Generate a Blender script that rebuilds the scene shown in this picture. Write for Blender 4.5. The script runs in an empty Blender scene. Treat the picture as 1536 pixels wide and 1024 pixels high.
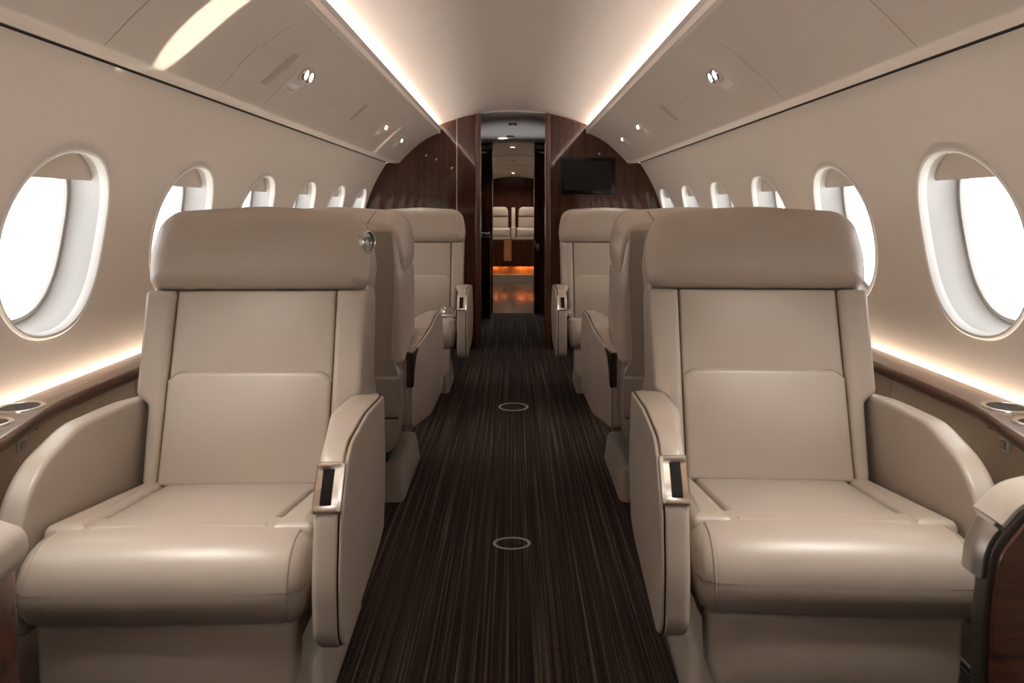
import bpy, bmesh, math, random
from mathutils import Vector, Matrix
random.seed(4)
SC = bpy.context.scene
COL = SC.collection
H = 1.16            # eye height
F = 1100.0          # focal length in pixels of the 1536 wide frame

# ------------------------------------------------------------------ materials
MATS = {}
def new_mat(name):
    m = bpy.data.materials.new(name); m.use_nodes = True
    nt = m.node_tree; b = nt.nodes['Principled BSDF']
    MATS[name] = m
    return m, nt, b
def simple(name, col, rough=.5, metal=0., coat=0., spec=.5, bump=0., bscale=200., var=0., coat_rough=.05):
    m, nt, b = new_mat(name)
    b.inputs['Base Color'].default_value = (*col, 1)
    b.inputs['Roughness'].default_value = rough
    b.inputs['Metallic'].default_value = metal
    b.inputs['Coat Weight'].default_value = coat
    b.inputs['Coat Roughness'].default_value = coat_rough
    b.inputs['Specular IOR Level'].default_value = spec
    tc = nt.nodes.new('ShaderNodeTexCoord')
    if bump > 0:
        n = nt.nodes.new('ShaderNodeTexNoise'); n.inputs['Scale'].default_value = bscale; n.inputs['Detail'].default_value = 4
        nt.links.new(tc.outputs['Object'], n.inputs['Vector'])
        bp = nt.nodes.new('ShaderNodeBump'); bp.inputs['Strength'].default_value = bump; bp.inputs['Distance'].default_value = .002
        nt.links.new(n.outputs['Fac'], bp.inputs['Height']); nt.links.new(bp.outputs['Normal'], b.inputs['Normal'])
    if var > 0:
        n2 = nt.nodes.new('ShaderNodeTexNoise'); n2.inputs['Scale'].default_value = 3.0; n2.inputs['Detail'].default_value = 3
        nt.links.new(tc.outputs['Object'], n2.inputs['Vector'])
        r = nt.nodes.new('ShaderNodeValToRGB')
        r.color_ramp.elements[0].position = .3; r.color_ramp.elements[1].position = .7
        r.color_ramp.elements[0].color = (*[c*(1-var) for c in col], 1); r.color_ramp.elements[1].color = (*[min(1, c*(1+var)) for c in col], 1)
        nt.links.new(n2.outputs['Fac'], r.inputs['Fac']); nt.links.new(r.outputs['Color'], b.inputs['Base Color'])
    return m
def emit(name, col, strength):
    m, nt, b = new_mat(name)
    b.inputs['Base Color'].default_value = (*col, 1)
    b.inputs['Emission Color'].default_value = (*col, 1); b.inputs['Emission Strength'].default_value = strength
    return m
def wood(name, c0, c1, axis, scale=22., rough=.12, coat=1.0, stretch=.06, coat_rough=.03):
    m, nt, b = new_mat(name)
    tc = nt.nodes.new('ShaderNodeTexCoord'); mp = nt.nodes.new('ShaderNodeMapping')
    s = [scale]*3; s['xyz'.index(axis)] = scale*stretch
    mp.inputs['Scale'].default_value = s
    nt.links.new(tc.outputs['Object'], mp.inputs['Vector'])
    n = nt.nodes.new('ShaderNodeTexNoise'); n.inputs['Scale'].default_value = 1.; n.inputs['Detail'].default_value = 6; n.inputs['Roughness'].default_value = .65
    n.inputs['Distortion'].default_value = .6
    nt.links.new(mp.outputs['Vector'], n.inputs['Vector'])
    r = nt.nodes.new('ShaderNodeValToRGB'); r.color_ramp.elements[0].position = .35; r.color_ramp.elements[1].position = .68
    r.color_ramp.elements[0].color = (*c0, 1); r.color_ramp.elements[1].color = (*c1, 1)
    nt.links.new(n.outputs['Fac'], r.inputs['Fac']); nt.links.new(r.outputs['Color'], b.inputs['Base Color'])
    b.inputs['Roughness'].default_value = rough + .25; b.inputs['Coat Weight'].default_value = coat; b.inputs['Coat Roughness'].default_value = coat_rough
    return m

def leather(name, col, rough):
    m = simple(name, col, rough, bump=.10, bscale=420., var=.02)
    b = m.node_tree.nodes['Principled BSDF']
    b.inputs['Specular IOR Level'].default_value = .5
    b.inputs['Coat Weight'].default_value = .25; b.inputs['Coat Roughness'].default_value = .34
    return m
leather('leather', (.405, .338, .276), .40)
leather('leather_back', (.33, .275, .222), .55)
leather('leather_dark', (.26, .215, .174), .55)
leather('leather_light', (.52, .455, .385), .45)
simple('wall_paint', (.755, .685, .615), .55, bump=.03, bscale=300.)
simple('ceiling_paint', (.73, .665, .61), .38, bump=.01, bscale=200.)
simple('panel_paint', (.68, .612, .55), .42, bump=.01, bscale=250.)
simple('lip_lit_paint', (.80, .74, .69), .35)  # panel paint made paler to stand for cove light caught by the lip
simple('panel_line', (.26, .21, .17), .6)
simple('white_plastic', (.80, .78, .74), .4)
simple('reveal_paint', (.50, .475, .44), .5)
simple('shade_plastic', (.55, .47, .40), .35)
simple('fabric', (.66, .55, .43), .85, bump=.5, bscale=160., var=.05)
simple('chrome', (.75, .72, .68), .12, 1.)
simple('champagne', (.66, .57, .48), .28, 1.)
simple('steel', (.42, .39, .355), .36, 1.)
simple('bronze', (.13, .10, .08), .22, 1.)
simple('dark', (.012, .010, .009), .5)
simple('groove_dark', (.035, .028, .022), .6)
simple('gunmetal', (.085, .072, .06), .42, .8)
simple('black_gloss', (.006, .006, .006), .14, spec=.3)
simple('screen', (.012, .012, .011), .3, spec=.2)
simple('plastic_base', (.40, .34, .28), .38)
simple('grey_ceiling', (.62, .61, .62), .6, spec=.3)
simple('ring_grey', (.30, .285, .27), .5)
simple('cloth_white', (.62, .62, .62), .5)
wood('wood_dark', (.024, .0066, .0028), (.072, .0205, .0085), 'z', 26.)
MATS['wood_dark'].node_tree.nodes['Principled BSDF'].inputs['Specular IOR Level'].default_value = .15
wood('wood_frame', (.05, .018, .009), (.12, .042, .02), 'z', 30.)
wood('wood_orange', (.30, .11, .04), (.50, .21, .08), 'z', 30.)
wood('wood_ledge', (.13, .068, .046), (.26, .148, .10), 'y', 30., coat_rough=.18)
wood('wood_panel', (.018, .006, .004), (.13, .042, .02), 'x', 34., stretch=.10)
emit('led_warm', (1.0, .85, .68), 26.)
emit('led_cove', (1.0, .90, .82), 62.)
emit('led_orange', (1.0, .45, .13), 32.)
emit('lamp_lens', (1.0, .95, .88), 6.)
# window pane: clear, faintly reflecting
m, nt, b = new_mat('glass')
out = nt.nodes['Material Output']; nt.nodes.remove(b)
tr = nt.nodes.new('ShaderNodeBsdfTransparent'); gl = nt.nodes.new('ShaderNodeBsdfGlossy'); mx = nt.nodes.new('ShaderNodeMixShader')
gl.inputs['Roughness'].default_value = .02; mx.inputs[0].default_value = .06
nt.links.new(tr.outputs[0], mx.inputs[1]); nt.links.new(gl.outputs[0], mx.inputs[2]); nt.links.new(mx.outputs[0], out.inputs[0])
# carpet: fine broken stripes that run along the cabin
def carpet(name, c0, c1, c2, rough=.95, coat=0.):
    m, nt, b = new_mat(name)
    tc = nt.nodes.new('ShaderNodeTexCoord')
    def noise(sx, sy, det=2.):
        mp = nt.nodes.new('ShaderNodeMapping'); mp.inputs['Scale'].default_value = (sx, sy, 1)
        nt.links.new(tc.outputs['Object'], mp.inputs['Vector'])
        n = nt.nodes.new('ShaderNodeTexNoise'); n.inputs['Scale'].default_value = 1; n.inputs['Detail'].default_value = det
        nt.links.new(mp.outputs['Vector'], n.inputs['Vector'])
        return n
    n1 = noise(150, .9); n2 = noise(60, .35); n3 = noise(170, 90); 
    r = nt.nodes.new('ShaderNodeValToRGB')
    e = r.color_ramp.elements; e[0].position = .44; e[0].color = (*c0, 1); e[1].position = .66; e[1].color = (*c2, 1)
    k = e.new(.53); k.color = (*c1, 1)
    a = nt.nodes.new('ShaderNodeMath'); a.operation = 'MULTIPLY_ADD'; a.inputs[1].default_value = .30
    nt.links.new(n2.outputs['Fac'], a.inputs[0])
    a2 = nt.nodes.new('ShaderNodeMath'); a2.operation = 'MULTIPLY_ADD'; a2.inputs[1].default_value = .55
    nt.links.new(n1.outputs['Fac'], a2.inputs[0])
    a3 = nt.nodes.new('ShaderNodeMath'); a3.operation = 'MULTIPLY'; a3.inputs[1].default_value = .15
    nt.links.new(n3.outputs['Fac'], a3.inputs[0]); nt.links.new(a3.outputs[0], a2.inputs[2])
    nt.links.new(a2.outputs[0], a.inputs[2]); nt.links.new(a.outputs[0], r.inputs['Fac'])
    nt.links.new(r.outputs['Color'], b.inputs['Base Color'])
    b.inputs['Roughness'].default_value = rough; b.inputs['Coat Weight'].default_value = coat; b.inputs['Coat Roughness'].default_value = .12
    b.inputs['Specular IOR Level'].default_value = .2
    bp = nt.nodes.new('ShaderNodeBump'); bp.inputs['Strength'].default_value = .6; bp.inputs['Distance'].default_value = .004
    nt.links.new(a.outputs[0], bp.inputs['Height'])
    if not coat: nt.links.new(bp.outputs['Normal'], b.inputs['Normal'])
carpet('carpet', (.015, .010, .0075), (.034, .0235, .0175), (.125, .091, .067))
carpet('floor_gloss', (.035, .028, .024), (.055, .044, .038), (.09, .073, .062), .4, .8)

# ------------------------------------------------------------------ helpers
def M(n): return MATS[n]
def link(name, bm, mat, parent=None, smooth=32, recalc=True, mats=None):
    if recalc: bmesh.ops.recalc_face_normals(bm, faces=bm.faces[:])
    me = bpy.data.meshes.new(name); bm.to_mesh(me); bm.free()
    for mm in (mats or [mat]): me.materials.append(M(mm))
    if smooth:
        me.shade_smooth(); me.set_sharp_from_angle(angle=math.radians(smooth))
    o = bpy.data.objects.new(name, me); COL.objects.link(o)
    if parent: o.parent = parent
    return o
def tag(o, label, cat, group=None, kind=None):
    o['label'] = label; o['category'] = cat
    if group: o['group'] = group
    if kind: o['kind'] = kind
    return o
def thing(name, label, cat, loc=(0, 0, 0), rz=0., group=None, kind=None):
    o = bpy.data.objects.new(name, None); COL.objects.link(o)
    o.location = loc; o.rotation_euler = (0, 0, rz); o.empty_display_size = .1
    return tag(o, label, cat, group, kind)
def struct(name, bm, mat, label, cat, parent=None, smooth=32, mats=None):
    o = link(name, bm, mat, parent, smooth, mats=mats)
    return tag(o, label, cat, kind='structure')
def box(bm, x0, x1, y0, y1, z0, z1, mi=0):
    v = [bm.verts.new(p) for p in ((x0,y0,z0),(x1,y0,z0),(x1,y1,z0),(x0,y1,z0),(x0,y0,z1),(x1,y0,z1),(x1,y1,z1),(x0,y1,z1))]
    for f in ((0,3,2,1),(4,5,6,7),(0,1,5,4),(1,2,6,5),(2,3,7,6),(3,0,4,7)):
        bm.faces.new([v[i] for i in f]).material_index = mi
    return v
def rbox(bm, x0, x1, y0, y1, z0, z1, r=.005, seg=3):
    t = bmesh.new(); box(t, x0, x1, y0, y1, z0, z1)
    bmesh.ops.bevel(t, geom=t.edges[:], offset=r, segments=seg, affect='EDGES', profile=.5)
    merge(bm, t)
def merge(bm, t, mtx=None):
    if mtx is not None: bmesh.ops.transform(t, matrix=mtx, verts=t.verts[:])
    me = bpy.data.meshes.new('tmp'); t.to_mesh(me); t.free(); bm.from_mesh(me); bpy.data.meshes.remove(me)
def rpoly(corners, radii, d=0., narc=6, nedge=0):
    """Closed rounded polygon, counter-clockwise; every edge moved inward by d."""
    n = len(corners); P = [Vector(c) for c in corners]
    if not hasattr(radii, '__len__'): radii = [radii]*n
    lines = []
    for i in range(n):
        a, b = P[i], P[(i+1) % n]; t = (b-a).normalized(); nn = Vector((-t.y, t.x))
        lines.append((a+nn*d, t))
    Q = []
    for i in range(n):
        p, t = lines[i-1]; q, s = lines[i]
        cr = t.x*s.y - t.y*s.x
        Q.append(q.copy() if abs(cr) < 1e-6 else p + t*(((q-p).x*s.y-(q-p).y*s.x)/cr))
    arcs = []
    for i in range(n):
        t, s = lines[i-1][1], lines[i][1]
        cr = t.x*s.y - t.y*s.x; ang = math.atan2(cr, t.dot(s))
        r = radii[i] - d if ang > 0 else radii[i] + d
        r = max(r, .0015)
        lim = .49*min((Q[i]-Q[i-1]).length, (Q[(i+1) % n]-Q[i]).length)
        tl = min(r*math.tan(abs(ang)/2), lim)
        if abs(ang) < 1e-4: arcs.append([Q[i].copy() for _ in range(narc+1)]); continue
        r = tl/max(math.tan(abs(ang)/2), 1e-6)
        sg = 1 if ang > 0 else -1
        a0 = Q[i]-t*tl; c = a0 + Vector((-t.y, t.x))*r*sg
        arc = []
        for k in range(narc+1):
            th = ang*k/narc; v = a0-c
            arc.append(c + Vector((v.x*math.cos(th)-v.y*math.sin(th), v.x*math.sin(th)+v.y*math.cos(th))))
        arcs.append(arc)
    out = []
    for i in range(n):
        out += arcs[i]
        if nedge:
            a = arcs[i][-1]; b = arcs[(i+1) % n][0]
            out += [a.lerp(b, (k+1)/(nedge+1)) for k in range(nedge)]
    return out
def loft(bm, rings, cap0=True, cap1=True, closed=True, mi=0):
    V = [[bm.verts.new(p) for p in r] for r in rings]
    n = len(V[0])
    for a, b in zip(V[:-1], V[1:]):
        for i in range(n if closed else n-1):
            j = (i+1) % n
            try: bm.faces.new((a[i], a[j], b[j], b[i])).material_index = mi
            except ValueError: pass
    if cap0: bm.faces.new(V[0][::-1]).material_index = mi
    if cap1: bm.faces.new(V[-1]).material_index = mi
    return V
def pillow(bm, corners, radii, a0, a1, r0=.01, r1=.01, crown0=0., crown1=0., fmap=None, narc=6, nedge=3, ns=5, na=1):
    """Rounded polygon extruded from a0 to a1, its rims rounded by r0 / r1, its faces puffed by crown."""
    rings = []
    r0, e0 = r0 if isinstance(r0, tuple) else (r0, r0)
    r1, e1 = r1 if isinstance(r1, tuple) else (r1, r1)
    xs_ = [c[0] for c in corners]; ys_ = [c[1] for c in corners]
    cx_, cy_ = (min(xs_)+max(xs_))/2, (min(ys_)+max(ys_))/2; wx_, wy_ = (max(xs_)-min(xs_))/2, (max(ys_)-min(ys_))/2
    def ring(d, a, s=1., cr=0.):
        pts = rpoly(corners, radii, d, narc, nedge)
        if s < 1.:
            c = sum(pts, Vector((0, 0)))/len(pts); pts = [c+(p-c)*s for p in pts]
        def puff(p):
            u, v = min(1, abs(p.x-cx_)/wx_), min(1, abs(p.y-cy_)/wy_)
            return cr*(1-u**4)**1.5*(1-v**2)**1.5*(1-s**12)
        rings.append([fmap(p.x, p.y, a+puff(p)) for p in pts])
    sg = 1 if a1 > a0 else -1
    if crown0:
        for s in (.02, .2, .4, .6, .75, .87, .95): ring(r0, a0, s, -sg*crown0)
    for i in range(ns+1):
        t = math.pi/2*i/ns; ring(r0*(1-math.sin(t)), a0+sg*e0*(1-math.cos(t)))
    for i in range(1, na): ring(0, a0+sg*e0 + (a1-a0-sg*(e0+e1))*i/na)
    for i in range(ns+1):
        t = math.pi/2*(1-i/ns); ring(r1*(1-math.sin(t)), a1-sg*e1*(1-math.cos(t)))
    if crown1:
        for s in (.95, .87, .75, .6, .4, .2, .02): ring(r1, a1, s, sg*crown1)
    loft(bm, rings)
def lathe(bm, prof, mtx=None, seg=32, mi=0):
    """prof: list of (radius, height) spun about z."""
    t = bmesh.new(); rings = []
    for r, z in prof:
        rings.append([(max(r, 1e-4)*math.cos(2*math.pi*k/seg), max(r, 1e-4)*math.sin(2*math.pi*k/seg), z) for k in range(seg)])
    loft(t, rings, mi=mi); merge(bm, t, mtx)
def torus(bm, R, r, mtx=None, seg=40, rs=10, sx=1., sy=1.):
    t = bmesh.new(); V = []
    for i in range(seg):
        a = 2*math.pi*i/seg
        V.append([t.verts.new(((R+r*math.cos(2*math.pi*k/rs))*math.cos(a)*sx, (R+r*math.cos(2*math.pi*k/rs))*math.sin(a)*sy, r*math.sin(2*math.pi*k/rs))) for k in range(rs)])
    for i in range(seg):
        for k in range(rs):
            t.faces.new((V[i][k], V[(i+1) % seg][k], V[(i+1) % seg][(k+1) % rs], V[i][(k+1) % rs]))
    merge(bm, t, mtx)
def tube(bm, pts, r, seg=10):
    rings = []; P = [Vector(p) for p in pts]
    for i, p in enumerate(P):
        d = (P[min(i+1, len(P)-1)]-P[max(i-1, 0)]).normalized()
        u = d.orthogonal().normalized() if i == 0 else (u - d*u.dot(d)).normalized()
        w = d.cross(u)
        rings.append([p+(u*math.cos(2*math.pi*k/seg)+w*math.sin(2*math.pi*k/seg))*r for k in range(seg)])
    loft(bm, rings)
def sstep(t): t = max(0., min(1., t)); return t*t*(3-2*t)
def catmull(pts, n):
    P = [Vector(p) for p in pts]; P = [2*P[0]-P[1]] + P + [2*P[-1]-P[-2]]; out = []
    for i in range(1, len(P)-2):
        for k in range(n):
            t = k/n; a, b, c, d = P[i-1:i+3]
            out.append(.5*((2*b)+(c-a)*t+(2*a-5*b+4*c-d)*t*t+(3*b-a-3*c+d)*t**3))
    out.append(P[-2]); return out

# ------------------------------------------------------------------ cabin shell
Y0, YP = -1.70, 6.04          # the cabin runs from behind the camera to the bulkhead
WIN0, WINS = 1.977, .7515     # first window in view and the window pitch
KMIN, KMAX = -4, 5
YW0 = WIN0 + (KMIN-.5)*WINS; YW1 = WIN0 + (KMAX+.5)*WINS

def ceil_z(x):
    x = abs(x)
    return 1.967 - .33*x*x if x < .615 else 1.967-.33*.615**2 - .20*(x-.615)
bm = bmesh.new()
rings = []
for y in (YW0, 1.0, 3.4, YP+.02):
    rings.append([(x*.82/20, y, ceil_z(x*.82/20)) for x in range(-20, 21)])
loft(bm, rings, False, False, False)
for y in (1.28, 2.55, 4.1):       # hairline joints between the ceiling boards
    loft(bm, [[(x*.70/16, yy, ceil_z(x*.70/16)-.0012) for x in range(-16, 17)] for yy in (y, y+.0025)], False, False, False, mi=1)
for o in (bm,): pass
ceiling = struct('ceiling', bm, 'ceiling_paint', 'pale arched cabin ceiling between the two glowing coves', 'ceiling', mats=['ceiling_paint', 'panel_paint'])

wall_prof = catmull([(1.25, .63), (1.2505, .78), (1.25, .92), (1.238, 1.05), (1.21, 1.18), (1.165, 1.31), (1.105, 1.43), (1.043, 1.53)], 8)
WS = [0.]
for a, b in zip(wall_prof[:-1], wall_prof[1:]): WS.append(WS[-1]+(b-a).length)
def wall_at(s):
    s = max(0, min(WS[-1], s))
    for i in range(len(WS)-1):
        if s <= WS[i+1]:
            t = (s-WS[i])/(WS[i+1]-WS[i]); p = wall_prof[i].lerp(wall_prof[i+1], t); d = (wall_prof[i+1]-wall_prof[i]).normalized()
            return p, Vector((d.y, -d.x))      # point (X, Z) and outward normal
    return wall_prof[-1], Vector((1, 0))
def s_of_z(z):
    return min((abs(wall_at(WS[-1]*k/400)[0].y-z), WS[-1]*k/400) for k in range(401))[1]
S_T, S_B = s_of_z(1.311), s_of_z(.8185)
SC_, SH = (S_T+S_B)/2, (S_T-S_B)/2
WH = .223
def oval(t, k=1., e=2.25):
    c, s = math.cos(t), math.sin(t)
    return (math.copysign(abs(c)**(2/e), c)*WH*k, math.copysign(abs(s)**(2/e), s)*SH*k)
NW = 64
def cell_edge(i, hy, s0, s1):
    # NW points around the cell, corners included
    q, r = divmod(i, NW//4); t = r/(NW//4)
    return [(hy, s0+(s1-s0)*t), (hy-2*hy*t, s1), (-hy, s1-(s1-s0)*t), (-hy+2*hy*t, s0)][q]
for side, sname in ((-1, 'left'), (1, 'right')):
    bm = bmesh.new()
    def P3(y, s, dn=0.):
        p, n = wall_at(s); return Vector((side*(p.x+n.x*dn), y, p.y+n.y*dn))
    for k in range(KMIN, KMAX+1):
        yc = WIN0+k*WINS
        rings = []
        for j in range(9):
            f = j/8
            ring = []
            for i in range(NW):
                ce = cell_edge(i, WINS/2, 0, WS[-1]); ang = math.atan2((ce[1]-SC_)/SH, ce[0]/WH)
                ov = oval(ang)
                ring.append(P3(yc+ov[0]*(1-f)+ce[0]*f, (SC_+ov[1])*(1-f)+ce[1]*f))
            rings.append(ring)
        loft(bm, rings, False, False)
    bmesh.ops.remove_doubles(bm, verts=bm.verts[:], dist=1e-5)
    struct('wall_'+sname, bm, 'wall_paint', 'curved beige %s cabin wall pierced by oval windows' % sname, 'wall')
    # windows
    nth = ['behind the camera', 'behind the camera', 'behind the camera', 'beside the camera', 'nearest the camera in the photo', 'second from the camera', 'third from the camera', 'fourth from the camera', 'fifth from the camera', 'farthest, next to the wood bulkhead']
    for k in range(KMIN, KMAX+1):
        yc = WIN0+k*WINS; num = (k-KMIN)*2 + (1 if side < 0 else 2)
        lab = 'oval cabin window on the %s wall, %s' % (sname, nth[k-KMIN])
        if k < 0: lab = 'oval cabin window on the %s wall out of frame, number %s back' % (sname, ['', 'one', 'two', 'three', 'four'][-k])
        w = thing('window_%d' % num, lab, 'window', P3(yc, SC_), kind='structure')
        inv = w.matrix_basis.inverted() if False else Matrix.Translation(-Vector(w.location))
        def ring(kk, dn, e=2.25):
            return [inv @ P3(yc+oval(2*math.pi*i/NW, kk, e)[0], SC_+oval(2*math.pi*i/NW, kk, e)[1], dn) for i in range(NW)]
        b = bmesh.new()      # rounded white rim standing just proud of the wall
        loft(b, [ring(1.045, .002), ring(1.04, -.004), ring(1.02, -.007), ring(.995, -.005), ring(.975, .004), ring(.97, .02)], False, False)
        link('window_frame', b, 'white_plastic', w)
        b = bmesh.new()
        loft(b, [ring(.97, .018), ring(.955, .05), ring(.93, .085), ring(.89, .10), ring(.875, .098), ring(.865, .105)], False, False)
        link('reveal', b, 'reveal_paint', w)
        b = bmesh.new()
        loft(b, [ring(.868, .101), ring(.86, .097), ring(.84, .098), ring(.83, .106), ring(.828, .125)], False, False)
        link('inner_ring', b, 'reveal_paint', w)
        b = bmesh.new()
        loft(b, [ring(.84, .118), ring(.84, .122)])
        link('glass_pane', b, 'glass', w, smooth=0)
        # shade: drawn a little way down inside the reveal
        b = bmesh.new(); kk = .955; top = []
        t1 = math.asin(.66)
        a = [t1+(math.pi-2*t1)*i/24 for i in range(25)]
        arc = [oval(t, kk) for t in a]
        base_s = arc[0][1]
        g0 = []; g1 = []; g2 = []
        for dn in (.040, .046):
            g0.append([inv @ P3(yc+p[0], SC_+p[1], dn) for p in arc])
            g1.append([inv @ P3(yc+p[0], SC_+base_s-.004, dn) for p in arc])
        loft(b, [g0[0], g1[0], g1[1], g0[1]], False, False, False)
        link('shade', b, 'shade_plastic', w)
        # portal for the daylight
        L = bpy.data.lights.new('portal', 'AREA'); L.shape = 'RECTANGLE'; L.size = .40; L.size_y = .46
        L.cycles.is_portal = True
        lo = bpy.data.objects.new('daylight_portal', L); COL.objects.link(lo)
        lo.location = P3(yc, SC_, .15)
        lo.rotation_euler = Vector((-side, 0, 0)).to_track_quat('-Z', 'Z').to_euler()

# overhead panels with the cove lip
pan_prof = [Vector(p) for p in ((.815, 1.83), (.80, 1.762), (.60, 1.774), (.600, 1.814), (.593, 1.818), (.589, 1.8155), (.6165, 1.778), (.6195, 1.7745))]
pan_curve = catmull([(.6195, 1.7745), (.70, 1.738), (.775, 1.689), (.86, 1.614), (.938, 1.534)], 8)
pan_tail = [Vector(p) for p in ((.944, 1.5295), (.950, 1.5285), (1.026, 1.532), (1.030, 1.536), (1.030, 1.56))]
pan_all = pan_prof + pan_curve[1:] + pan_tail
def pan_at(ratio):
    """Point of the overhead panel seen at height/side ratio (z-H)/x, with its inward (downward) normal."""
    c = pan_curve
    for a, b in zip(c[:-1], c[1:]):
        ra, rb = (a.y-H)/a.x, (b.y-H)/b.x
        if rb <= ratio <= ra:
            t = (ra-ratio)/(ra-rb); p = a.lerp(b, t); d = (b-a).normalized()
            return p, Vector((d.y, -d.x)), d
    return c[-1], Vector((-.7, -.7)), Vector((.7, -.7))
def pan_pix(px, py):
    """World frame on the overhead panel under an image point: position, normal and axes."""
    ox, oy = px-770, 312-py
    p, n, d = pan_at(oy/abs(ox)); s = 1 if ox > 0 else -1
    return Vector((s*p.x, p.x*F/abs(ox), p.y)), Vector((s*n.x, 0, n.y)), Vector((s*d.x, 0, d.y))
for side, sname in ((-1, 'left'), (1, 'right')):
    bm = bmesh.new()
    loft(bm, [[(side*p.x, y, p.y) for p in pan_all] for y in (YW0, .5, 2.5, 4.5, YP+.02)], False, False, False)
    seams = {-1: [(1.68, 0, 99), (2.32, 8, 99), (2.72, 22, 99), (4.72, 0, 99), (5.25, 4, 99), (5.5, 4, 99)], 1: [(1.70, 0, 99), (2.53, 10, 99), (3.38, 0, 99), (4.72, 0, 99), (5.25, 4, 99), (5.5, 4, 99)]}[side]
    for ys, i0, i1 in seams:
        c = pan_curve[i0:i1]
        loft(bm, [[(side*(p.x-.0008), y, p.y-.0010) for p in c] for y in (ys, ys+.0028)], False, False, False, mi=1)
    for f in bm.faces:
        c = f.calc_center_median()
        if c.z > 1.776 and abs(c.x) < .62: f.material_index = 2
    struct('ceiling_'+sname, bm, 'panel_paint', 'beige overhead service panel sloping along the %s side of the cabin' % sname, 'overhead panel', mats=['panel_paint', 'panel_line', 'lip_lit_paint'])
    bm = bmesh.new()   # shadow groove and its bright bead under the overhead panel
    loft(bm, [[(side*x, y, z) for x, z in ((1.0315, 1.557), (1.0285, 1.5315), (1.0375, 1.537), (1.048, 1.532), (1.053, 1.519))] for y in (YW0, YP)], False, False, False)
    t = bmesh.new(); tube(t, [(side*1.047, YW0, 1.5265), (side*1.047, YP-.01, 1.5265)], .0016); 
    for f in t.faces: f.material_index = 1
    merge(bm, t)
    struct('trim_%d' % (1 if side < 0 else 2), bm, 'bronze', 'dark metal rail between the %s wall and overhead panel' % sname, 'trim', mats=['groove_dark', 'champagne'])
    bm = bmesh.new(); box(bm, side*.690, side*.730, YW0+.05, YP-.03, 1.7715, 1.7755)
    tag(link('light_strip', bm, 'led_cove', smooth=0), 'glowing light strip hidden in the ceiling cove, %s side' % sname, 'light strip', 'ceiling cove light strips')
    bm = bmesh.new(); box(bm, side*1.231, side*1.245, YW0+.05, YP-.03, .650, .654)
    tag(link('light_strip', bm, 'led_warm', smooth=0), 'warm light strip behind the wooden ledge on the %s wall' % sname, 'light strip', 'ledge light strips')

# floor
bm = bmesh.new(); box(bm, -1.2, 1.2, YW0, 8.08, -.03, 0)
struct('floor', bm, 'carpet', 'dark brown carpet with fine lengthwise stripes along the aisle', 'floor', smooth=0)
bm = bmesh.new(); box(bm, -1.2, 1.2, 8.082, 12.2, -.03, 0.002)
struct('floor_aft', bm, 'floor_gloss', 'shiny brown floor of the aft cabin seen through the doorway', 'floor', smooth=0)

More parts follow.
